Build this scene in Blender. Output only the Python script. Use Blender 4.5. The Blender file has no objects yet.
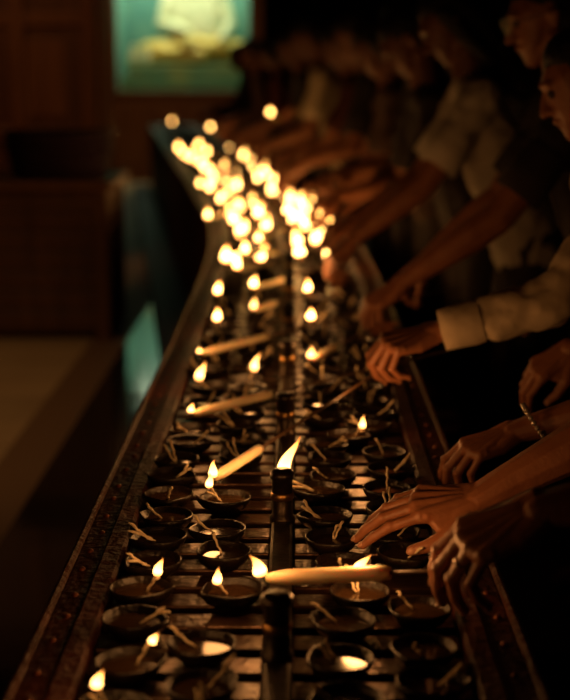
import bpy, bmesh, math, random
from mathutils import Vector, Matrix
random.seed(11)
S = bpy.context.scene
V = Vector
try:
    S.view_settings.view_transform = 'Standard'
    S.view_settings.look = 'None'
except Exception: pass

# ---------------------------------------------------------------- materials
def mat(name, c1, rough=0.5, metal=0.0, c2=None, scale=8.0, bump=0.0, bscale=None, sss=0.0, spec=0.5, stretch=None):
    m = bpy.data.materials.new(name); m.use_nodes = True
    nt = m.node_tree; b = nt.nodes['Principled BSDF']
    b.inputs['Roughness'].default_value = rough
    b.inputs['Metallic'].default_value = metal
    b.inputs['Specular IOR Level'].default_value = spec
    b.inputs['Base Color'].default_value = (*c1, 1)
    tc = nt.nodes.new('ShaderNodeTexCoord'); mp = nt.nodes.new('ShaderNodeMapping')
    nt.links.new(tc.outputs['Object'], mp.inputs[0])
    if stretch: mp.inputs['Scale'].default_value = stretch
    if c2 is not None:
        n = nt.nodes.new('ShaderNodeTexNoise'); n.inputs['Scale'].default_value = scale
        n.inputs['Detail'].default_value = 5
        r = nt.nodes.new('ShaderNodeValToRGB')
        r.color_ramp.elements[0].position = .35; r.color_ramp.elements[1].position = .68
        r.color_ramp.elements[0].color = (*c1, 1); r.color_ramp.elements[1].color = (*c2, 1)
        nt.links.new(mp.outputs[0], n.inputs['Vector']); nt.links.new(n.outputs['Fac'], r.inputs[0])
        nt.links.new(r.outputs[0], b.inputs['Base Color'])
    if bump > 0:
        n2 = nt.nodes.new('ShaderNodeTexNoise'); n2.inputs['Scale'].default_value = bscale or scale * 3
        n2.inputs['Detail'].default_value = 4
        bp = nt.nodes.new('ShaderNodeBump'); bp.inputs['Strength'].default_value = bump
        bp.inputs['Distance'].default_value = 0.01
        nt.links.new(mp.outputs[0], n2.inputs['Vector']); nt.links.new(n2.outputs['Fac'], bp.inputs['Height'])
        nt.links.new(bp.outputs[0], b.inputs['Normal'])
    if sss > 0:
        b.inputs['Subsurface Weight'].default_value = sss
        b.inputs['Subsurface Radius'].default_value = (0.02, 0.008, 0.004)
        b.inputs['Subsurface Scale'].default_value = 0.5
    return m

M_slat = mat('dark_metal', (.028, .013, .007), .30, .75, (.06, .028, .015), 14, .25, 60)
M_tray = mat('oily_tray', (.03, .016, .008), .3, .6, (.06, .03, .015), 10, .3, 30)
M_rim = mat('rim_lacquer', (.065, .014, .006), .5, 0, (.022, .006, .003), 9, .8, 70, spec=.22)
M_spine = mat('spine_iron', (.014, .010, .007), .35, .6, (.035, .02, .011), 20, .15, 60)
M_brass = mat('brass', (.35, .2, .07), .32, .9, (.2, .1, .03), 25, .1)
M_stud = mat('rim_stud_paint', (.16, .045, .015), .35, .5)
M_bowl = mat('sooty_clay', (.006, .004, .003), .30, .0, (.014, .008, .005), 40, .3, 120, spec=.35)
M_oil = mat('lamp_oil', (.03, .015, .006), .12, .0)
M_wick = mat('cotton_wick', (.85, .72, .48), .85, 0, (.62, .46, .28), 90, .4, 300)
M_wax = mat('candle_wax', (.84, .70, .46), .4, 0, (.76, .60, .36), 20, .05, 40, sss=.5)
M_rod = mat('bamboo_rod', (.09, .045, .02), .5, 0, (.05, .025, .012), 30)
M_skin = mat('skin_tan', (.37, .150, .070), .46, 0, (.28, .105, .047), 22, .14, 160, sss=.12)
M_skin2 = mat('skin_dark_shaded', (.18, .065, .03), .5, 0, (.13, .045, .022), 22, .15, 160, sss=.1)  # dark skin, also carries the painted face shade of the further people
M_nail = mat('finger_nail', (.50, .26, .16), .28)
M_white = mat('white_cotton', (.60, .54, .44), .85, 0, (.46, .40, .32), 5, .35, 35)
M_cream = mat('cream_cotton', (.74, .60, .42), .85, 0, (.60, .47, .31), 5, .35, 35)
M_dark = mat('dark_cloth', (.018, .012, .011), .9, 0, (.030, .018, .015), 6, .35, 35)
M_red = mat('maroon_cloth', (.11, .02, .014), .9, 0, (.07, .014, .010), 6, .35, 35)
M_brown = mat('brown_cloth', (.08, .038, .022), .9, 0, (.05, .024, .014), 6, .35, 35)
M_hair = mat('black_hair', (.006, .004, .004), .45, 0, (.014, .009, .007), 60, .6, 200)
M_eye = mat('eye', (.05, .03, .02), .1)
M_steel = mat('steel', (.6, .55, .5), .2, 1)
M_pearl = mat('bead', (.62, .55, .48), .18, .5)
M_wood = mat('dark_wood', (.15, .058, .022), .45, 0, (.08, .03, .012), 3, .2, 20, stretch=(6, 6, .6))
M_wood2 = mat('cabinet_wood', (.22, .09, .03), .45, 0, (.14, .05, .018), 3, .2, 20, stretch=(6, 6, .6))
M_wall = mat('wall_paint', (.07, .032, .015), .8, 0, (.045, .02, .01), 2, .2, 10)
M_basin = mat('basin_plastic', (.05, .025, .045), .4, 0, (.035, .018, .03), 4)
M_teal = mat('case_backing', (.20, .42, .34), .6, 0, (.10, .30, .28), 2)
M_slab = mat('case_slab', (.10, .22, .12), .5, 0, (.26, .28, .09), 3)
M_gold = mat('gilded_statue', (.85, .55, .11), .45, .1, (.60, .46, .14), 6)
M_robe = mat('statue_white', (.85, .78, .5), .5, 0, (.62, .62, .38), 5)
M_step = mat('step_stone', (.03, .017, .011), .6, 0, (.018, .011, .008), 4, .2, 20)

def floor_mat():
    m = bpy.data.materials.new('floor_stone'); m.use_nodes = True
    nt = m.node_tree; b = nt.nodes['Principled BSDF']
    tc = nt.nodes.new('ShaderNodeTexCoord'); sx = nt.nodes.new('ShaderNodeSeparateXYZ')
    nt.links.new(tc.outputs['Object'], sx.inputs[0])
    n = nt.nodes.new('ShaderNodeTexNoise'); n.inputs['Scale'].default_value = 2.5; n.inputs['Detail'].default_value = 6
    nt.links.new(tc.outputs['Object'], n.inputs['Vector'])
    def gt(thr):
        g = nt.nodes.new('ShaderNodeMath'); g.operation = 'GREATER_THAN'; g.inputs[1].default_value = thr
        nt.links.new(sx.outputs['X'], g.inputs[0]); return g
    def mix(fac, a, c):
        x = nt.nodes.new('ShaderNodeMix'); x.data_type = 'RGBA'
        nt.links.new(fac, x.inputs[0])
        for i, s in ((6, a), (7, c)):
            if isinstance(s, tuple): x.inputs[i].default_value = (*s, 1)
            else: nt.links.new(s, x.inputs[i])
        return x.outputs[2]
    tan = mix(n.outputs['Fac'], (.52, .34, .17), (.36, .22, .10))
    br = nt.nodes.new('ShaderNodeTexBrick'); br.inputs['Scale'].default_value = 1.0
    br.inputs['Brick Width'].default_value = .9; br.inputs['Row Height'].default_value = .45
    br.inputs['Mortar Size'].default_value = .006; br.offset = 0.0
    br.inputs['Color1'].default_value = (1, 1, 1, 1); br.inputs['Color2'].default_value = (.85, .85, .85, 1); br.inputs['Mortar'].default_value = (.35, .3, .25, 1)
    mp = nt.nodes.new('ShaderNodeMapping'); mp.inputs['Location'].default_value = (1.21, 0, 0)
    nt.links.new(tc.outputs['Object'], mp.inputs[0]); nt.links.new(mp.outputs[0], br.inputs['Vector'])
    mul = nt.nodes.new('ShaderNodeMix'); mul.data_type = 'RGBA'; mul.blend_type = 'MULTIPLY'; mul.inputs[0].default_value = 1
    nt.links.new(tan, mul.inputs[6]); nt.links.new(br.outputs['Color'], mul.inputs[7])
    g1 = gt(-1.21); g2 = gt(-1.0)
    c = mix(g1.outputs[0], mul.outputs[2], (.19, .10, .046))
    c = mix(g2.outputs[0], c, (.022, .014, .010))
    nt.links.new(c, b.inputs['Base Color'])
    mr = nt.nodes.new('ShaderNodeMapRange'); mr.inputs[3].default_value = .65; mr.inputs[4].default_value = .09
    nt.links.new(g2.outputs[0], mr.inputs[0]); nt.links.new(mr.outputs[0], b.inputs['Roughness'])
    bp = nt.nodes.new('ShaderNodeBump'); bp.inputs['Strength'].default_value = .16; bp.inputs['Distance'].default_value = .01
    nt.links.new(n.outputs['Fac'], bp.inputs['Height']); nt.links.new(bp.outputs[0], b.inputs['Normal'])
    return m
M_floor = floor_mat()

def flame_mat(name, strength):
    m = bpy.data.materials.new(name); m.use_nodes = True
    nt = m.node_tree; nt.nodes.clear()
    out = nt.nodes.new('ShaderNodeOutputMaterial'); e = nt.nodes.new('ShaderNodeEmission')
    a = nt.nodes.new('ShaderNodeAttribute'); a.attribute_name = 'flame_t'
    r = nt.nodes.new('ShaderNodeValToRGB')
    cr = r.color_ramp
    cr.elements[0].position = 0; cr.elements[0].color = (1, .25, .04, 1)
    cr.elements[1].position = 1; cr.elements[1].color = (1, .26, .03, 1)
    x = cr.elements.new(.3); x.color = (1, .54, .15, 1)
    x = cr.elements.new(.7); x.color = (1, .46, .10, 1)
    s = nt.nodes.new('ShaderNodeValToRGB'); cs = s.color_ramp
    cs.elements[0].position = 0; cs.elements[0].color = (.08,) * 3 + (1,)
    cs.elements[1].position = 1; cs.elements[1].color = (.12,) * 3 + (1,)
    x = cs.elements.new(.3); x.color = (1, 1, 1, 1)
    x = cs.elements.new(.72); x.color = (.6, .6, .6, 1)
    mu = nt.nodes.new('ShaderNodeMath'); mu.operation = 'MULTIPLY'; mu.inputs[1].default_value = strength
    nt.links.new(a.outputs['Fac'], r.inputs[0]); nt.links.new(a.outputs['Fac'], s.inputs[0])
    nt.links.new(s.outputs[0], mu.inputs[0]); nt.links.new(mu.outputs[0], e.inputs['Strength'])
    nt.links.new(r.outputs[0], e.inputs['Color']); nt.links.new(e.outputs[0], out.inputs[0])
    return m
M_flame = flame_mat('flame', 8)
M_flame2 = flame_mat('flame_big', 22)

# ---------------------------------------------------------------- mesh builder
def empty(name, loc=(0, 0, 0)):
    o = bpy.data.objects.new(name, None); o.location = loc; o.empty_display_size = .1
    S.collection.objects.link(o); return o

class MB:
    def __init__(s): s.v = []; s.f = []; s.t = []
    def box(s, x0, x1, y0, y1, z0, z1):
        b = len(s.v)
        s.v += [(x0, y0, z0), (x1, y0, z0), (x1, y1, z0), (x0, y1, z0), (x0, y0, z1), (x1, y0, z1), (x1, y1, z1), (x0, y1, z1)]
        s.f += [tuple(b + i for i in q) for q in ((0, 3, 2, 1), (4, 5, 6, 7), (0, 1, 5, 4), (1, 2, 6, 5), (2, 3, 7, 6), (3, 0, 4, 7))]
    def tube(s, pts, rad, n=10, cap=True, t=False):
        pts = [V(p) for p in pts]; b = len(s.v); k = len(pts)
        if not hasattr(rad, '__len__'): rad = [rad] * k
        for i, p in enumerate(pts):
            d = (pts[min(i + 1, k - 1)] - pts[max(i - 1, 0)]).normalized()
            a = d.orthogonal().normalized() if abs(d.z) > .9 else d.cross(V((0, 0, 1))).normalized()
            if i:
                a = (pa - d * pa.dot(d)).normalized()
            pa = a; c = d.cross(a)
            for j in range(n):
                an = 2 * math.pi * j / n
                s.v.append(tuple(p + (a * math.cos(an) + c * math.sin(an)) * rad[i]))
                if t: s.t.append(i / (k - 1))
        for i in range(k - 1):
            for j in range(n):
                j2 = (j + 1) % n
                s.f.append((b + i * n + j, b + i * n + j2, b + (i + 1) * n + j2, b + (i + 1) * n + j))
        if cap:
            s.f.append(tuple(b + j for j in range(n))[::-1]); s.f.append(tuple(b + (k - 1) * n + j for j in range(n)))
    def lathe(s, c, prof, n=28, mod=None, rot=0):
        b = len(s.v)
        for (r, z) in prof:
            for j in range(n):
                an = 2 * math.pi * j / n
                k = mod(an) if mod else 1
                s.v.append((c[0] + r * k * math.cos(an + rot), c[1] + r * k * math.sin(an + rot), c[2] + z))
        for i in range(len(prof) - 1):
            for j in range(n):
                j2 = (j + 1) % n
                s.f.append((b + i * n + j, b + i * n + j2, b + (i + 1) * n + j2, b + (i + 1) * n + j))
    def obj(s, name, m, parent=None, smooth=False, bevel=0):
        me = bpy.data.meshes.new(name); me.from_pydata([tuple(v) for v in s.v], [], s.f); me.update()
        if s.t and len(s.t) == len(s.v):
            at = me.attributes.new('flame_t', 'FLOAT', 'POINT'); at.data.foreach_set('value', s.t)
        me.materials.append(m)
        if smooth: me.polygons.foreach_set('use_smooth', [True] * len(me.polygons))
        o = bpy.data.objects.new(name, me); S.collection.objects.link(o)
        if parent: o.parent = parent
        if bevel:
            bm = o.modifiers.new('bevel', 'BEVEL'); bm.width = bevel; bm.segments = 2; bm.limit_method = 'ANGLE'
        return o

_ico = None
def ico():
    global _ico
    if _ico is None:
        b = bmesh.new(); bmesh.ops.create_icosphere(b, subdivisions=2, radius=1)
        _ico = [v.co.copy() for v in b.verts]; b.free()
    return _ico

def blob(name, hulls, m, parent, voxel=.006, sm=4, disp=0, dscale=.08):
    vs = []; fs = []
    for h in hulls:
        b = bmesh.new()
        for p, r in h:
            for c in ico(): b.verts.new(V(p) + c * r)
        bmesh.ops.convex_hull(b, input=b.verts[:])
        for v in [v for v in b.verts if not v.link_faces]: b.verts.remove(v)
        b.verts.index_update(); base = len(vs)
        vs += [tuple(v.co) for v in b.verts]; fs += [tuple(base + v.index for v in f.verts) for f in b.faces]
        b.free()
    me = bpy.data.meshes.new(name); me.from_pydata(vs, [], fs); me.update(); me.materials.append(m)
    o = bpy.data.objects.new(name, me); S.collection.objects.link(o); o.parent = parent
    r = o.modifiers.new('merge', 'REMESH'); r.mode = 'VOXEL'; r.voxel_size = voxel; r.use_smooth_shade = True
    s = o.modifiers.new('smooth', 'SMOOTH'); s.factor = .5; s.iterations = sm
    if disp:
        tx = bpy.data.textures.new('folds', 'CLOUDS'); tx.noise_scale = dscale; tx.noise_depth = 2
        d = o.modifiers.new('folds', 'DISPLACE'); d.texture = tx; d.strength = disp; d.texture_coords = 'GLOBAL'; d.mid_level = .5
    return o

# ---------------------------------------------------------------- table
TZ = .85
def xc(y):
    k = .5
    return -.13 * k * math.log(1 + math.exp(min(40, (y - 6.3) / k)))
Y0, Y1 = .5, 19.2
table = empty('oil_lamp_table')
ys = [Y0 + i * .2 for i in range(int((Y1 - Y0) / .2) + 1)]
def sweep(sec, name, m, closed=True, smooth=False, parent=None):
    mb = MB(); n = len(sec)
    for y in ys:
        for (x, z) in sec: mb.v.append((x + xc(y), y, z))
    for i in range(len(ys) - 1):
        for j in range(n if closed else n - 1):
            j2 = (j + 1) % n
            mb.f.append((i * n + j, i * n + j2, (i + 1) * n + j2, (i + 1) * n + j))
    if closed:
        mb.f.append(tuple(range(n))); mb.f.append(tuple((len(ys) - 1) * n + j for j in range(n))[::-1])
    return mb.obj(name, m, parent or table, smooth)
for sgn, nm in ((-1, 'rim_left'), (1, 'rim_right')):
    sec = [(sgn * .245, .0), (sgn * .245, .858), (sgn * .250, .864), (sgn * .275, .864), (sgn * .280, .856), (sgn * .316, .852), (sgn * .330, .846), (sgn * .335, .80), (sgn * .315, .785), (sgn * .315, 0.0)]
    sweep(sec, nm, M_rim)
    sec = [(sgn * .325 + .007 * math.cos(a), .853 + .007 * math.sin(a)) for a in [i * math.pi / 4 for i in range(8)]]
    sweep(sec, nm + '_bead', M_rim)
sweep([(-.25, .74), (.25, .74), (.25, .79), (-.25, .79)], 'drip_tray', M_tray)
sweep([(-.017, .79), (.017, .79), (.017, .872), (.013, .876), (-.013, .876), (-.017, .872)], 'spine_bar', M_spine)
sweep([(-.56, .0), (-.56, .05), (-.55, .06), (-.318, .06), (-.318, .0)], 'reflection_mask_step', M_step)  # added dark matte step, narrows the case reflection on the glossy floor
mb = MB(); y = Y0 + .03
while y < Y1:
    c = xc(y); w = .05
    for (a, b_) in ((-.243, -.019), (.019, .243)):
        j = random.uniform(-.002, .002)
        mb.box(c + a, c + b_, y + j, y + w + j, TZ - .012, TZ)
    y += .075
mb.obj('slats', M_slat, table, bevel=.003)
mb = MB(); y = 1.2
while y < Y1 - .2:
    for sg in (-1, 1):
        mb.lathe((xc(y) + sg * .299 + random.uniform(-.004, .004), y + random.uniform(-.01, .01), .8535), [(.006, 0), (.0055, .0025), (.003, .0045), (0, .005)], 10)
    y += .09
mb.obj('rim_studs', M_stud, table, True)
mb = MB(); mc = MB(); y = 1.65
while y < Y1 - .3:
    c = xc(y)
    mb.lathe((c, y, .87), [(.0, 0), (.021, 0), (.021, .01), (.017, .014), (.017, .074), (.020, .076), (.020, .086), (.014, .090), (0, .090)], 18)
    mc.lathe((c, y, .87), [(.0175, .040), (.0190, .042), (.0190, .05), (.0175, .052)], 18)
    y += .55
mb.obj('spine_posts', M_spine, table, True)
mc.obj('post_collars', M_brass, table, True)

# ---------------------------------------------------------------- lamps
flames = [(-.209, 1.52), (-.158, 1.646), (-.174, 1.888), (-.089, 1.871), (-.127, 2.31), (-.002, 2.36), (.109, 1.904), (.154, 2.73), (-.08, 3.28), (-.205, 3.18),
 (-.208, 3.97), (.062, 3.97), (-.234, 4.43), (.057, 4.47), (-.248, 5.2), (-.119, 5.25)]
far = [(12.35, -1.03), (11.24, -.84), (9.9, -.633), (9.17, -.53), (8.26, -.506), (8.85, -.436), (8.4, -.347), (11.6, -.93), (10.4, -.70), (12.35, -.54), (11.24, -.417),
 (10.4, -.317), (9.0, -.232), (9.7, -.224), (10.4, -.198), (8.85, -.12), (8.26, -.063), (7.75, -.02), (7.63, -.073), (6.94, -.025), (7.35, .036), (7.09, .06), (6.54, -.003),
 (6.99, .11), (6.54, .128), (6.54, .044), (7.35, -.211), (6.85, -.171), (6.29, -.123), (6.54, -.27), (6.02, -.224), (6.85, -.313), (5.75, .025), (5.95, .127), (5.75, .095),
 (5.235, .145), (5.38, .033), (5.29, .184), (18.6, -1.65),
 (6.15, .17), (6.3, .06), (6.75, .02), (7.2, .09), (7.5, -.02), (8.0, -.12), (7.9, -.36), (8.7, -.50), (9.5, -.40), (9.9, -.28), (9.3, -.18), (10.9, -.78), (10.0, -.50), (12.9, -.90), (11.9, -.75), (7.1, -.27), (5.55, .16)]
for zc_, x in far: flames.append((x, (zc_ - .138) / .98))
lamps = []
y = 1.2; row = 0
while y < Y1 - .4:
    for cx_ in (-.195, -.095, .085, .185):
        if random.random() < .97:
            off = .03 if (cx_ in (-.095, .185)) else 0
            lamps.append([cx_ + xc(y) + random.uniform(-.012, .012), y + off + random.uniform(-.014, .014), random.uniform(0, 6.28), False])
    y += .114; row += 1
for (fx, fy) in flames:
    fx = max(xc(fy) - .235, min(xc(fy) + .235, fx))
    ang = random.uniform(-.6, 3.7)
    r = .030
    lx, ly = fx - r * math.cos(ang), fy - r * math.sin(ang)
    o = lx - xc(fy)
    if abs(o) > .20: lx = xc(fy) + math.copysign(.20, o)
    if abs(o) < .065: lx = xc(fy) + math.copysign(.066, o)
    lamps = [l for l in lamps if l[3] or (l[0] - lx) ** 2 + (l[1] - ly) ** 2 > .083 ** 2]
    lamps.append([lx, ly, math.atan2(fy - ly, fx - lx), True, (fx, fy)])
olp = empty('oil_lamps')
def spout(an):
    d = min(an, 2 * math.pi - an); return 1 + .2 * math.exp(-(d / .3) ** 2)
prof = [(0, 0), (.022, 0), (.024, .004), (.034, .010), (.041, .020), (.043, .027), (.0415, .029), (.0395, .027), (.036, .018), (.026, .011), (0, .008)]
bw, oil, wk, fl, fl2 = MB(), MB(), MB(), MB(), MB()
def flame(mb, p, h=.045, w=.010, lean=(0, 0), n=12):
    k = 15; pts = []; rad = []; ph = random.uniform(0, 6.28); am = h * .06
    for i in range(k):
        t = i / (k - 1)
        wob = am * math.sin(ph + 6 * t) * t
        pts.append(V((p[0] + lean[0] * t ** 1.6 + wob, p[1] + lean[1] * t * t, p[2] + h * t)))
        rad.append(w * max(.03, (math.sin(math.pi * min(1, t ** .58)) ** .95) * (1 - .4 * t)) if 0 < t < 1 else w * .05)
    mb.tube(pts, rad, n, True, True)
for l in lamps:
    x, y, a, lit = l[:4]; near = y < 4.6
    bw.lathe((x, y, TZ), prof, 28 if near else 14, spout, a)
    oil.lathe((x, y, TZ), [(.036, .0195), (0, .0196)], 16 if near else 8)
    ca, sa = math.cos(a), math.sin(a)
    sp = V((x + .034 * ca, y + .034 * sa, TZ + .031))
    if lit:
        tip = V((l[4][0], l[4][1], TZ + .042 + random.uniform(0, .008)))
        sp = V((x + .02 * ca, y + .02 * sa, TZ + .028))
    else:
        tip = sp + V((.008 * ca + random.uniform(-.009, .009), .006 * sa + random.uniform(-.008, .008), random.uniform(.010, .028)))
    if near or lit:
        ins = V((x + .010 * ca, y + .010 * sa, TZ + .019))
        ns_ = (random.choice((1, 1, 2, 2)) if near else 1)
        for st in range(ns_):
            sd = V((-sa, ca, 0)) * random.uniform(.005, .012) * (0, 1, -1)[st]
            tp = tip + sd + V((0, 0, -.010 * st)) + V((ca, sa, 0)) * .004 * st
            pts = []
            for i in range(9):
                t = i / 8
                q = (ins + sd * .3) * (1 - t) ** 2 + (sp + V((0, 0, .006)) + sd * 1.3) * 2 * t * (1 - t) + tp * t * t
                pts.append(q + V((math.sin(i * 2.1 + st) * .0010, math.cos(i * 1.9) * .0010, math.sin(i * 1.3 + st * 2) * .0008)))
            wk.tube(pts, [.0015, .0016, .0016, .0017, .0019, .0022, .0024, .0021, .0011], 8)
    if lit:
        fy = l[4][1]
        if fy > 5: h, w = random.uniform(.06, .09), random.uniform(.015, .022)
        elif fy > 2.9: h, w = random.uniform(.036, .050), random.uniform(.010, .013)
        elif abs(fy - 2.36) < .01: h, w = .084, .0135
        elif abs(fy - 1.646) < .01: h, w = .016, .006
        else: h, w = random.uniform(.022, .030), .0075
        ln = (random.uniform(-.002, .024) if h < .08 else .028, 0)
        if fy > 5: ln = (random.uniform(-.02, .035), 0)
        flame(fl if fy < 3.5 else fl2, tip - V((0, 0, .006)), h, w, ln, 12 if fy < 5 else 8)
        if abs(fy - 2.36) < .01: flame(fl, tip + V((-.006, 0, -.006)), .045, .010, (.02, 0), 12)
bw.obj('bowls', M_bowl, olp, True); oil.obj('oil', M_oil, olp, True); wk.obj('wicks', M_wick, olp, True)
fl.obj('flames', M_flame, olp, True); fl2.obj('flames_far', M_flame2, olp, True)

# ---------------------------------------------------------------- lights at the flames
def pl(p, w, col=(1, .41, .115), r=.02):
    l = bpy.data.lights.new('flame_light', 'POINT'); l.energy = w; l.color = col; l.shadow_soft_size = r
    o = bpy.data.objects.new('flame_light', l); o.location = p; S.collection.objects.link(o); o.parent = lights; return o
lights = empty('flame_lights')
for (x, y, w) in [(-.209, 1.52, .16), (-.158, 1.646, .18), (-.174, 1.888, .22), (-.089, 1.871, .18), (-.03, 1.85, .30), (.0, 2.36, .80), (-.127, 2.31, .40), (.109, 1.86, .75), (.154, 2.73, .45), (-.19, 2.79, .28), (-.08, 3.28, .45), (-.205, 3.18, .3), (.062, 3.30, .6), (-.21, 3.40, .22), (.062, 3.97, .7), (-.208, 3.97, .4), (.057, 4.47, .7)]:
    pl((x, y, TZ + .10), w)
for (y, o_, w) in [(5.2, .14, 1.1), (5.9, .1, 1.1), (6.5, -.1, 1.0), (7.2, .1, 1.0), (8.2, .05, 1.0), (9.3, .0, .9), (10.5, 0, .9), (11.8, 0, .8), (16.8, .1, .4)]:
    pl((xc(y) + o_, y, TZ + .11), w, r=.06)

# ---------------------------------------------------------------- tapers
def taper(tip, hand, wax=.17, r=.0085, extra=.07, fh=.034, fw=.0085, lean=.006, name='candle_on_stick', big=False):
    e = empty(name); tip = V(tip); hand = V(hand); d = (hand - tip).normalized()
    mb = MB(); k = 12
    pts = [tip + d * wax * i / k for i in range(k + 1)]
    mb.tube(pts, [r * .55, r * .86] + [r * (1 + .03 * math.sin(i * 2.3)) for i in range(k - 2)] + [r * .8], 16)
    mb.obj('wax', M_wax, e, True)
    mb = MB(); mb.tube([tip + d * (wax - .01), hand, hand + d * extra], [.0032, .003, .0028], 8); mb.obj('rod', M_rod, e, True)
    mb = MB(); mb.tube([tip + d * .004, tip - d * .005, tip - d * .008 + V((0, 0, .006))], .0013, 6); mb.obj('wick', M_rod, e, True)
    mb = MB(); flame(mb, tip - d * .008 + V((0, 0, .002)), fh, fw, (lean, 0)); mb.obj('flame', M_flame2 if big else M_flame, e, True)

# ---------------------------------------------------------------- hands / people
FING = [
 ((.088, .029, .000), (.046, .028, .022), (.0093, .0086, .0078, .0064), .10),
 ((.092, .009, .002), (.051, .031, .023), (.0095, .0088, .0080, .0066), .02),
 ((.087, -.011, .001), (.047, .029, .022), (.0091, .0084, .0076, .0063), -.05),
 ((.077, -.029, -.002), (.037, .022, .019), (.0082, .0075, .0068, .0057), -.14)]
POSES = {
 'pinch': ([(42, 48, 25), (48, 54, 30), (56, 60, 35), (60, 62, 35)], [(.018, .026, -.012), (.050, .050, -.030), (.080, .052, -.050), (.100, .043, -.068)]),
 'point': ([(28, 26, 12), (33, 30, 14), (38, 36, 18), (42, 42, 22)], [(.018, .026, -.012), (.054, .048, -.032), (.090, .050, -.046), (.120, .042, -.056)]),
 'open': ([(14, 18, 10), (18, 20, 12), (20, 24, 12), (22, 26, 14)], [(.018, .028, -.010), (.050, .055, -.018), (.080, .066, -.024), (.104, .066, -.030)]),
 'relax': ([(26, 34, 18), (32, 38, 20), (38, 42, 22), (42, 44, 24)], [(.018, .028, -.012), (.050, .050, -.026), (.080, .054, -.040), (.103, .048, -.050)])}
def hand(W, d, n, side, pose, sc=1.0):
    d = V(d).normalized(); n = V(n); n = (n - d * n.dot(d)).normalized()
    lat = n.cross(d) if side == 'R' else d.cross(n)
    W = V(W)
    def P(x, y, z): return W + (d * x + lat * y + n * z) * sc
    H = []; nails = []
    curls, th = POSES[pose]
    mcp = [P(*F[0]) for F in FING]
    H.append([(P(0, .012, 0), .018 * sc), (P(0, -.012, 0), .018 * sc), (P(.035, .020, -.006), .016 * sc), (P(.035, -.022, -.006), .015 * sc)])
    H.append([(P(.035, .020, -.006), .015 * sc), (P(.035, -.022, -.006), .014 * sc)] + [(m_, .0105 * sc) for m_ in mcp])
    for i, (b, L, R, spd) in enumerate(FING):
        p = V(b); a = 0; pts = [p.copy()]
        for j in range(3):
            a += math.radians(curls[i][j])
            sp = spd * (1 - .25 * j)
            p = p + V((math.cos(a), math.sin(sp) * .8, -math.sin(a))).normalized() * L[j]; pts.append(p.copy())
        w = [P(*q) for q in pts]
        H.append([(P(.02, b[1] * .35, .009), .006 * sc), (P(b[0], b[1], b[2] + .0045), .0082 * sc)])
        H.append([(P(b[0] - .01, b[1], b[2] + .001), .0105 * sc), (w[0], R[0] * sc)])
        for j in range(3):
            m_ = w[j].lerp(w[j + 1], .5); rm = (R[j] + R[j + 1]) * .475 * sc
            H.append([(w[j], R[j] * sc), (m_, rm)]); H.append([(m_, rm), (w[j + 1], R[j + 1] * sc)])
        H.append([(w[1] + n * .0010, (R[1] + .0007) * sc)])
        dd = V((math.cos(a), 0, -math.sin(a))); nn = V((math.sin(a), 0, math.cos(a)))
        c = pts[3] + nn * R[3] * .80 + dd * .001
        nails.append((P(*c), (d * dd.x + n * dd.z).normalized(), (d * nn.x + n * nn.z).normalized(), R[3] * sc))
    t = [P(*q) for q in th]
    H.append([(t[0], .017 * sc), (t[1], .0135 * sc)]); H.append([(t[1], .0125 * sc), (t[2], .0105 * sc)]); H.append([(t[2], .0105 * sc), (t[3], .0082 * sc)])
    H.append([(t[1], .009 * sc), (P(.074, .026, -.004), .007 * sc), (P(.03, .02, -.006), .012 * sc), (P(.06, .028, -.010), .007 * sc)])
    p = V(FING[0][0]); aa = 0
    for j in range(3):
        aa += math.radians(curls[0][j]); p = p + V((math.cos(aa), math.sin(.1) * .8, -math.sin(aa))).normalized() * FING[0][1][j]
    G = (P(*p) + t[3]) / 2
    td = (t[3] - t[2]).normalized(); tn = (lat * .75 + n * .5); tn = (tn - td * tn.dot(td)).normalized()
    nails.append((t[3] + tn * .0066 * sc, td, tn, .0085 * sc))
    b = FING[2][0]; a = math.radians(curls[2][0]); rd = V((math.cos(a), 0, -math.sin(a)))
    rc = V(b) + rd * .022
    ring = (P(*rc), (d * rd.x + n * rd.z).normalized(), .0095 * sc)
    return H, nails, G, ring

def nails_obj(ns, parent):
    mb = MB()
    for c, d, n, r in ns:
        l = n.cross(d).normalized(); b = len(mb.v); N = 14
        mb.v.append(tuple(c + n * r * .33))
        for ring, (k, hgt) in enumerate(((.5, .28), (.85, .12), (1, -.15))):
            for j in range(N):
                an = 2 * math.pi * j / N
                mb.v.append(tuple(c + d * math.cos(an) * r * .95 * k + l * math.sin(an) * r * .72 * k + n * r * hgt))
        for j in range(N): mb.f.append((b, b + 1 + j, b + 1 + (j + 1) % N))
        for g in range(2):
            for j in range(N):
                mb.f.append((b + 1 + g * N + j, b + 1 + (g + 1) * N + j, b + 1 + (g + 1) * N + (j + 1) % N, b + 1 + g * N + (j + 1) % N))
    mb.obj('nails', M_nail, parent, True)

def ik(Sh, W, s, pole):
    a, b = .30 * s, .262 * s
    D = W - Sh; L = D.length
    if L > (a + b) * .99:
        k = L / ((a + b) * .985); a *= k; b *= k
    x = (a * a - b * b + L * L) / (2 * L); h = math.sqrt(max(0, a * a - x * x))
    dn = D.normalized(); p = (pole - dn * pole.dot(dn)).normalized()
    return Sh + dn * x + p * h

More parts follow.
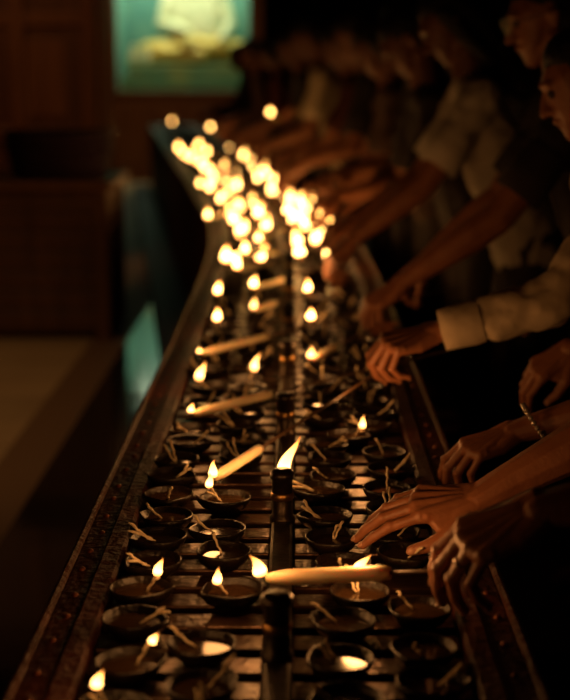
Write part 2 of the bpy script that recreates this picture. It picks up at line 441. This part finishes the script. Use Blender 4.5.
def person(pos, H=1.62, lean=.34, yaw=0, top=M_white, bottom=M_dark, skin=M_skin, wL=None, wR=None, hL=None, hR=None, sleeve='short', detail=0, glasses=False, hair='short', name='worshipper', tilt=.45, hs=1.0, sl=.55, z0=0.0, headskin=None):
    e = empty(name); s = H / 1.70
    f = V((-math.cos(yaw), -math.sin(yaw), 0)); u = V((0, 0, 1)); r = f.cross(u)
    t = (u * math.cos(lean) + f * math.sin(lean))
    q = f * math.cos(lean) - u * math.sin(lean)
    P = V((pos[0], pos[1], .93 * s + z0))
    ch = P + t * .34 * s; nb = P + t * .53 * s
    sh = {'L': nb - t * .045 * s - r * .175 * s, 'R': nb - t * .045 * s + r * .175 * s}
    def row(c, w, rad, fw=0): return [(c - r * w * s + q * fw, rad * s), (c + r * w * s + q * fw, rad * s)]
    T = [row(P - u * .03, .075, .115) + row(P + t * .15 * s, .065, .105),
         row(P + t * .15 * s, .065, .105) + row(ch, .085, .108, .01),
         row(ch, .085, .108, .01) + row(nb - t * .06 * s, .125, .062), row(nb - t * .05 * s, .12, .058) + [(nb, .055 * s)]]
    ns = []; grips = {}
    for sd, W, hd in (('L', wL, hL), ('R', wR, hR)):
        sg = -1 if sd == 'L' else 1
        if W is None: W = P + r * sg * .26 * s + f * .12 - u * .06; hd = dict(d=(f - u * 1.5), n=r * sg, pose='relax')
        W = V(W); E = ik(sh[sd], W, s, V((.35, sg * .35, -1)) if not (hd or {}).get('pole') else V(hd['pole']))
        hd = hd or dict(d=(W - E).normalized() * .8 + V((-.3, 0, -.25)), n=V((-.1, 0, 1)), pose='pinch')
        k = hd.get('sc', hs)
        HH, nn, G, ring = hand(W, hd['d'], hd['n'], sd, hd['pose'], s * k)
        ns += nn; grips[sd] = G; grips[sd + 'ring'] = ring
        fa = (W - E).normalized(); la = fa.cross(u).normalized()
        arm = [[(sh[sd], .048 * s), (E, .038 * s * k)], [(E, .038 * s * k), (E.lerp(W, .28), .0395 * s * k)],
               [(E.lerp(W, .28), .0395 * s * k), (E.lerp(W, .75), .028 * s * k)],
               [(E.lerp(W, .75), .028 * s * k), (W + la * .009 * k, .0185 * s * k), (W - la * .009 * k, .0185 * s * k)]]
        vx = (.0021, .0045, .008)[detail]
        blob('arm_and_hand_' + sd.lower(), arm + HH, skin, e, vx, 3 if detail == 0 else 2)
        if sleeve == 'long' or hd.get('long'):
            T.append([(sh[sd], .066 * s), (E, .056 * s)]); T.append([(E, .056 * s), (E.lerp(W, .45), .052 * s)])
            T.append([(E.lerp(W, .45), .052 * s), (E.lerp(W, .66), .040 * s)])
            mb = MB(); pts = [E.lerp(W, .60), E.lerp(W, .68), E.lerp(W, .80), E.lerp(W, .93), E.lerp(W, .935), E.lerp(W, .93), E.lerp(W, .75)]
            mb.tube(pts, [.046 * s, .0485 * s, .046 * s, .044 * s, .0425 * s, .040 * s, .037 * s], 28, False)
            mb.obj('cuff_' + sd.lower(), top, e, True)
        else:
            m_ = sh[sd].lerp(E, sl)
            T.append([(sh[sd], .066 * s), (m_, .056 * s)])
            mb = MB()
            mb.tube([sh[sd].lerp(E, sl - .15), m_, sh[sd].lerp(E, sl + .24), sh[sd].lerp(E, sl + .245), sh[sd].lerp(E, sl + .24), m_], [.058 * s, .063 * s, .066 * s, .063 * s, .060 * s, .054 * s], 24, False)
            mb.obj('sleeve_hem_' + sd.lower(), top, e, True)
    bv = (.010, .012, .016)[detail]
    blob('shirt', T, top, e, bv, 4, .032, .06)
    Lw = [row(P - u * .02, .078, .112)]
    for sg in (-1, 1):
        hp = P + r * sg * .085 * s - u * .03; kn = V((pos[0], pos[1], .49 * s + z0)) + r * sg * .095 * s + f * .03; an = V((pos[0], pos[1], .09 + z0)) + r * sg * .10 * s - f * .02
        Lw += [[(hp, .098 * s), (kn, .064 * s)], [(kn, .064 * s), (an, .047 * s)]]
        blob('foot_' + ('l' if sg < 0 else 'r'), [[(an - u * .03, .04), (an - f * .03 - u * .055, .033)], [(an - u * .04, .036), (an + f * .14 - u * .066, .024), (an + f * .12 - u * .066 + r * .03, .022)]], skin, e, .008, 2)
    blob('trousers', Lw, bottom, e, .014, 4, .02, .1)
    hc = nb + t * .085 * s + u * .105 * s + f * .03
    fh = (f * math.cos(tilt) - u * math.sin(tilt)); uh = (u * math.cos(tilt) + f * math.sin(tilt)); rh = fh.cross(uh)
    def Q(a, b, c=0): return hc + (fh * a + uh * b + rh * c) * s
    HD = [[(nb - t * .02, .054 * s), (Q(-.02, -.04), .052 * s)], [(Q(-.012, .03), .084 * s), (Q(.012, .02), .078 * s)],
          [(Q(.02, .02), .072 * s), (Q(.045, -.04, .02), .040 * s), (Q(.045, -.04, -.02), .040 * s), (Q(.062, -.088), .024 * s)],
          [(Q(.0, -.05, .045), .03 * s), (Q(.0, -.05, -.045), .03 * s), (Q(.06, -.085, .012), .02 * s), (Q(.06, -.085, -.012), .02 * s)],
          [(Q(.090, .018), .007 * s), (Q(.108, -.022), .011 * s)], [(Q(.094, -.024, .012), .008 * s), (Q(.094, -.024, -.012), .008 * s)],
          [(Q(.084, -.051, .016), .0065 * s), (Q(.092, -.049), .0075 * s), (Q(.084, -.051, -.016), .0065 * s)],
          [(Q(.083, -.062, .010), .007 * s), (Q(.083, -.062, -.010), .007 * s)],
          [(Q(.078, .036, .038), .009 * s), (Q(.087, .036, .010), .008 * s)], [(Q(.078, .036, -.038), .009 * s), (Q(.087, .036, -.010), .008 * s)]]
    for sg in (-1, 1): HD.append([(Q(-.005, .012, sg * .084), .010 * s), (Q(-.018, .010, sg * .090), .009 * s), (Q(-.006, -.022, sg * .080), .008 * s)])
    blob('head', HD, headskin or skin, e, (.0045, .005, .008)[detail], 2)
    hr = [[(Q(-.020, .040), .086 * s), (Q(-.045, -.01), .072 * s)], [(Q(.0, .062), .070 * s), (Q(-.03, .05), .08 * s)]]
    if hair == 'bun': hr += [[(Q(-.12, .02), .035 * s)], [(Q(-.05, -.04), .06 * s), (Q(-.1, .01), .03 * s)]]
    if hair == 'long':
        hr += [[(Q(-.04, .0), .078 * s), (Q(-.075, -.16), .055 * s), (Q(-.07, -.30), .04 * s)]]
        for sg in (-1, 1): hr += [[(Q(.0, .04, sg * .068), .028 * s), (Q(-.01, -.06, sg * .078), .026 * s), (Q(-.03, -.16, sg * .07), .028 * s)]]
    blob('hair', hr, M_hair, e, .007, 3, .008, .02)
    mb = MB()
    for sg in (-1, 1):
        c = Q(.078, .014, sg * .031); rr = .0115 * s
        mb.lathe(tuple(c), [(rr * math.sin(a), -rr * math.cos(a)) for a in [i * math.pi / 8 for i in range(9)]], 12)
    mb.obj('eyes', M_eye, e, True)
    if glasses:
        mb = MB()
        for sg in (-1, 1):
            pts = [Q(.104, .012 + .018 * math.sin(a), sg * .033 + .025 * math.cos(a)) for a in [i * math.pi / 12 for i in range(25)]]
            mb.tube(pts, .0014, 6, False)
            mb.tube([Q(.104, .016, sg * .058), Q(.06, .018, sg * .084), Q(-.01, .014, sg * .094)], .0014, 6)
        mb.tube([Q(.104, .016, -.008), Q(.108, .020, 0), Q(.104, .016, .008)], .0014, 6)
        mb.obj('glasses', M_steel, e, True)
    if detail == 0: nails_obj(ns, e)
    return e, grips

def circlet(name, c, d, r, tr, m, parent, n=28):
    a_ = d.orthogonal().normalized(); b_ = d.cross(a_)
    mb = MB(); mb.tube([c + (a_ * math.cos(x) + b_ * math.sin(x)) * r for x in [2 * math.pi * i / n for i in range(n + 1)]], tr, 8, False)
    mb.obj(name, m, parent, True)

# --- near people
A, g1 = person((.95, 1.90), 1.64, .44, 0, M_dark, M_dark, M_skin,
   wL=(.335, 1.71, 1.050), hL=dict(d=(-.86, .10, -.46), n=(-.35, -.42, .95), pose='point', sc=1.20, pole=(.2, -.6, -.7)),
   wR=(.30, 2.08, .948), hR=dict(d=(-1, -.04, -.08), n=(-.1, -.45, 1), pose='open', sc=1.08, pole=(.3, .1, -1)), sleeve='short', hair='bun', name='worshipper', sl=.28)
taper((-.018, 1.87, .897), g1['L'], .18, .0110, .05, .032, .0115, -.016)
rc, rdir, rr = g1['Lring']; circlet('finger_ring', rc, rdir, rr, .0016, M_steel, A)
B, g2 = person((.86, 2.62), 1.60, .36, 0, M_dark, M_dark, M_skin,
   wL=(.415, 2.46, .955), hL=dict(d=(-.9, -.15, -.35), n=(-.3, -.3, 1), pose='relax'),
   wR=(.61, 2.95, 1.01), hR=dict(d=(-.8, -.1, -.5), n=(-.2, -.5, 1), pose='relax'), sleeve='short', hair='short', name='worshipper', hs=1.05)
C, g3 = person((.90, 3.10), 1.66, .38, 0, M_cream, M_dark, M_skin,
   wL=(.305, 2.85, 1.065), hL=dict(d=(-.90, -.12, -.22), n=(-.3, -.35, 1), pose='pinch', long=True, pole=(.3, -.3, -.3)),
   wR=(.66, 3.35, 1.1), sleeve='long', hair='short', name='worshipper', hs=1.12)
taper((-.118, 2.335, .905), g3['L'], .155, .0095, .07, .034, .009, .004)
D, g4 = person((.93, 3.88), 1.74, .34, 0, M_dark, M_dark, M_skin,
   wL=(.30, 3.70, 1.04), hL=dict(d=(-.75, -.1, -.55), n=(-.5, -.3, 1), pose='pinch'),
   wR=(.42, 4.15, 1.06), sleeve='short', hair='short', glasses=True, name='worshipper', tilt=.35, hs=1.1, z0=.08)
taper((.058, 3.30, .915), g4['L'], .18, .009, .07, .034, .010, .006)
mb = MB()
Wc = V((.452, 2.452, .976)); dn = V((.6, -.03, .42)).normalized(); a_ = dn.orthogonal().normalized(); b_ = dn.cross(a_)
for i in range(22):
    an = 2 * math.pi * i / 22; c = Wc + (a_ * math.cos(an) + b_ * math.sin(an)) * .036
    mb.lathe(tuple(c), [(.0052 * math.sin(x), -.0052 * math.cos(x)) for x in [k * math.pi / 6 for k in range(7)]], 10)
mb.obj('bead_bracelet', M_pearl, B, True)

# --- further people along the table
specs = [
 (4.70, 1.76, M_white, M_skin, 'short', 'long', .80), (5.25, 1.72, M_dark, M_skin, 'short', 'bun', .72), (5.8, 1.78, M_dark, M_skin, 'short', 'short', .76),
 (6.4, 1.72, M_brown, M_skin, 'short', 'long', .72), (7.1, 1.78, M_dark, M_skin, 'short', 'short', .72), (7.8, 1.74, M_red, M_skin, 'short', 'long', .72), (8.8, 1.80, M_cream, M_skin, 'short', 'short', .68),
 (9.9, 1.76, M_dark, M_skin, 'long', 'short', .72), (11.2, 1.74, M_red, M_skin, 'short', 'long', .72), (12.5, 1.76, M_brown, M_skin, 'long', 'bun', .72), (14.2, 1.72, M_dark, M_skin, 'long', 'short', .72)]
for i, (yy, hh, tp, sk, sl_, hr_, ox) in enumerate(specs):
    c = xc(yy)
    wl = (c + random.uniform(.14, .26), yy - .18 + random.uniform(-.10, .03), random.uniform(1.02, 1.16))
    if i == 7: wl = (.06, 9.6, 1.34)
    if i == 9: wl = (c + .26, 12.2, 1.12)
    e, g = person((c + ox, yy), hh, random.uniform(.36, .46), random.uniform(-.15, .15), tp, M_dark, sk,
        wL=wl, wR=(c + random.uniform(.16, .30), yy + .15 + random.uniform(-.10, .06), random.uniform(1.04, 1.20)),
        sleeve=sl_, detail=1 if yy < 7 else 2, hair=hr_, name='worshipper', tilt=random.uniform(.6, .9), hs=1.1, z0=.08, headskin=M_skin2)  # face shade put into the head colour, arms keep the lighter skin
    G = g['L']
    if i == 0: taper((-.10, 4.0, .915), G, .13, .0085, .05, .04, .010, .006)
    elif i == 7: taper(G + V((-.10, -.1, .05)), G, .09, .0085, .05, .05, .016, .006, big=True)
    elif i == 9: taper((-.72, 12.1, 1.09), G, .09, .0085, .05, .05, .017, .006, big=True)
    elif i < 10:
        tip = G + V((-.34, -.40 + .1 * random.random(), -.12)); tip.z = max(tip.z, .92); taper(tip, G, .16, .0085, .05, .05, .013, .006, big=True)
    if i < 9:
        G = g['R']; tip = G + V((-.30, -.30, -.14)); tip.z = max(tip.z, .915); taper(tip, G, .14, .0085, .05, .04, .012, .006, big=True)
taper((-.188, 2.80, .905), (.42, 3.22, .965), .19, .0095, .10, .022, .008, .004)
taper((-.215, 3.42, .905), (.42, 3.98, .97), .22, .0095, .10, .016, .007, .004)
for (x, yy, hh, tp) in [(1.42, 5.0, 1.76, M_dark), (1.15, 6.6, 1.74, M_dark), (1.0, 8.2, 1.78, M_dark), (.75, 10.2, 1.74, M_dark), (.5, 12.2, 1.78, M_brown), (1.9, 6.8, 1.78, M_dark), (1.6, 9.2, 1.76, M_red)]:
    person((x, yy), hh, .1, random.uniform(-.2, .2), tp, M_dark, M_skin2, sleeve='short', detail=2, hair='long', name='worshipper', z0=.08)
mb = MB(); n = 0
stp = empty('standing_step')
sec = [(.34, 0), (.34, .078), (2.6, .078), (2.6, 0)]
for y in ys:
    if y < 3.5: continue
    for (x, z) in sec: mb.v.append((x + xc(y), y, z))
    n += 1
for i in range(n - 1):
    for j in range(4):
        j2 = (j + 1) % 4; mb.f.append((i * 4 + j, i * 4 + j2, (i + 1) * 4 + j2, (i + 1) * 4 + j))
mb.f.append((0, 1, 2, 3)); mb.f.append(tuple((n - 1) * 4 + j for j in (3, 2, 1, 0)))
mb.obj('slab', M_step, stp)

# ---------------------------------------------------------------- room
def shell(name, *b, m=M_wall):
    mb = MB(); mb.box(*b); return mb.obj(name, m)
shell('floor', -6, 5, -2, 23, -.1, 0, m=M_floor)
shell('wall_back', -6, 5, 23, 23.2, 0, 4.6)
shell('wall_left', -6.2, -6, -2, 23.2, 0, 4.6)
shell('wall_right', 5, 5.2, -2, 23.2, 0, 4.6)
shell('ceiling', -6.2, 5.2, -2, 23.2, 4.6, 4.8)

ce = empty('wooden_chest')
mb = MB(); x0, x1, y0, y1 = -2.15, -1.10, 8.25, 9.05
mb.box(x0 + .03, x1 - .03, y0 + .03, y1 - .03, .04, .9)
mb.obj('carcass', M_wood, ce)
mb = MB()
for i in range(7):
    z = .07 + i * .118
    mb.box(x0 + .01, x1 - .01, y0 + .012, y0 + .03, z, z + .108)
    mb.box(x1 - .03, x1 - .012, y0 + .01, y1 - .01, z, z + .108)
for (a, b) in ((x0, y0), (x1 - .08, y0), (x0, y1 - .08), (x1 - .08, y1 - .08)): mb.box(a, a + .08, b, b + .08, 0, .9)
mb.obj('planks', M_wood, ce, bevel=.006)
mb = MB(); mb.box(x0 - .03, x1 + .04, y0 - .03, y1 + .03, .9, .955); mb.obj('lid', M_wood2, ce, bevel=.01)
be = empty('wash_basin')
mb = MB(); mb.lathe((-1.44, 8.65, .956), [(0, 0), (.27, 0), (.29, .02), (.335, .25), (.36, .262), (.36, .275), (.325, .272), (.28, .03), (0, .02)], 48)
mb.obj('tub', M_basin, be, True)
mb = MB()
for i in range(2):
    mb.lathe((-1.44, 8.65, .956 + .08 + .09 * i), [(.305 + .03 * i, 0), (.315 + .03 * i, .006), (.305 + .03 * i, .012)], 48)
mb.obj('ribs', M_basin, be, True)

pe = empty('wooden_wardrobe')
mb = MB(); mb.box(-3.6, -1.65, 12.0, 12.8, 0, 3.9); mb.obj('carcass', M_wood, pe, bevel=.01)
mb = MB()
for a in (-3.6, -3.0, -2.4, -1.79): mb.box(a, a + .14, 11.95, 12.0, .0, 3.9)
for z in (.0, 1.0, 1.95, 2.9, 3.75): mb.box(-3.6, -1.65, 11.96, 12.0, z, z + .12)
for a in (-2.86, -2.26): mb.box(a, a + .33, 11.975, 12.0, 1.2, 1.85)
mb.obj('stiles_and_rails', M_wood2, pe, bevel=.012)
mb = MB()
for a in (-1.60, -1.70): mb.tube([(a, 11.93, 0), (a, 11.93, 3.9)], .03, 12)
mb.obj('moulding', M_wood2, pe, True)

de = empty('shrine_display_case')
X0, X1, ya, yb = -2.58, -.68, 20.5, 21.7
mb = MB(); mb.box(X0 - .12, X1 + .12, ya, yb, 0, 1.22)
mb.obj('plinth', M_wood2, de, bevel=.02)
mb = MB()
for i in range(4):
    a = X0 + .02 + i * .48; mb.box(a, a + .42, ya - .02, ya, .25, 1.05)
mb.box(X0 - .16, X1 + .16, ya - .05, yb, 1.22, 1.29); mb.box(X0 - .16, X1 + .16, ya - .05, yb, 3.3, 3.5)
mb.box(X0 - .16, X0, ya - .03, ya + .1, 1.29, 3.3); mb.box(X1, X1 + .20, ya - .03, ya + .1, 1.29, 3.3)
mb.obj('frame', M_wood2, de, bevel=.015)
mb = MB(); mb.box(X0, X1, yb - .05, yb, 1.29, 3.3); mb.box(X0 - .05, X0, ya + .1, yb, 1.29, 3.3); mb.box(X1, X1 + .05, ya + .1, yb, 1.29, 3.3); mb.box(X0, X1, ya + .06, yb, 1.29, 1.31)
mb.obj('backing', M_teal, de)
mb = MB(); mb.box(X0 + .02, X1 - .02, 20.75, yb - .08, 1.31, 1.50); mb.box(X0 + .12, X1 - .06, 20.85, yb - .08, 1.50, 1.66)
mb.obj('stepped_slab', M_slab, de, bevel=.03)
st = empty('seated_buddha_statue'); st.parent = de
cx_, cy_, zz = -1.50, 21.25, 1.66
blob('legs', [[(V((cx_ - .70, cy_ - .05, zz + .18)), .17), (V((cx_ + .1, cy_ - .27, zz + .14)), .12), (V((cx_ - .1, cy_ + .05, zz + .26)), .2)],
              [(V((cx_ + .70, cy_ - .05, zz + .18)), .17), (V((cx_ - .1, cy_ - .26, zz + .30)), .11), (V((cx_ + .1, cy_ + .05, zz + .26)), .2)]], M_gold, st, .02, 3, .06, .14)
blob('robe', [[(V((cx_ - .2, cy_ + .05, zz + .4)), .2), (V((cx_ + .2, cy_ + .05, zz + .4)), .2), (V((cx_ - .26, cy_ + .05, zz + 1.05)), .12), (V((cx_ + .26, cy_ + .05, zz + 1.05)), .12)],
              [(V((cx_ - .40, cy_ + .03, zz + 1.02)), .09), (V((cx_ - .50, cy_ - .05, zz + .6)), .08)], [(V((cx_ - .50, cy_ - .05, zz + .6)), .08), (V((cx_ - .1, cy_ - .26, zz + .48)), .06)],
              [(V((cx_ + .40, cy_ + .03, zz + 1.02)), .09), (V((cx_ + .52, cy_ - .05, zz + .6)), .08)], [(V((cx_ + .52, cy_ - .05, zz + .6)), .08), (V((cx_ + .4, cy_ - .28, zz + .38)), .06)],
              [(V((cx_ - .26, cy_, zz + 1.02)), .09), (V((cx_ + .40, cy_, zz + 1.02)), .09)]], M_robe, st, .02, 3, .03, .1)
blob('head', [[(V((cx_, cy_, zz + 1.1)), .08), (V((cx_, cy_, zz + 1.2)), .08)], [(V((cx_, cy_, zz + 1.29)), .14), (V((cx_, cy_ - .02, zz + 1.22)), .11)], [(V((cx_, cy_, zz + 1.42)), .06), (V((cx_, cy_, zz + 1.48)), .03)]], M_gold, st, .02, 2)
mb = MB()
for a in (-2.40, -2.22):
    mb.lathe((a, 20.98, 1.66), [(0, 0), (.07, 0), (.09, .1), (.05, .2), (.035, .24), (.06, .28), (0, .28)], 20)
mb.obj('vases', M_robe, de, True)
for x in (-2.05, -1.15):
    l = bpy.data.lights.new('case_light', 'AREA'); l.energy = 15; l.color = (.84, 1, .66); l.size = .7
    o = bpy.data.objects.new('case_light', l); o.location = (x, 20.85, 3.2); S.collection.objects.link(o); o.parent = de
    o.rotation_euler = (.15, 0, 0)

def spot(loc, tgt, w, col, ang, blend=.8, r=.15):
    l = bpy.data.lights.new('aisle_light', 'SPOT'); l.energy = w; l.color = col; l.spot_size = ang; l.spot_blend = blend; l.shadow_soft_size = r
    o = bpy.data.objects.new('aisle_light', l); o.location = loc; S.collection.objects.link(o)
    o.rotation_euler = (V(tgt) - V(loc)).to_track_quat('-Z', 'Y').to_euler(); o.parent = lights
spot((-3.2, 4.5, 4.3), (-2.0, 6.2, 0), 165, (1, .56, .23), 1.0)
spot((-2.2, 17, 4.3), (-2.0, 21, .6), 100, (1, .50, .18), 1.2)
spot((-3.6, 8.5, 4.3), (-2.6, 12, 1.6), 85, (1, .42, .14), 1.2)

W = bpy.data.worlds.new('World'); S.world = W; W.use_nodes = True
W.node_tree.nodes['Background'].inputs[0].default_value = (.9, .45, .2, 1)
W.node_tree.nodes['Background'].inputs[1].default_value = .002

cam = bpy.data.cameras.new('Camera'); co = bpy.data.objects.new('Camera', cam); S.collection.objects.link(co)
co.location = (.025, 0, 1.6); co.rotation_euler = (math.radians(90 - 11.35), 0, math.radians(.53))
cam.sensor_fit = 'HORIZONTAL'; cam.sensor_width = 36; cam.lens = 36 * 1400 / 570
cam.dof.use_dof = True; cam.dof.focus_distance = 2.25; cam.dof.aperture_fstop = 3.2; cam.dof.aperture_blades = 0
cam.clip_end = 100; cam.clip_start = .05
S.camera = co
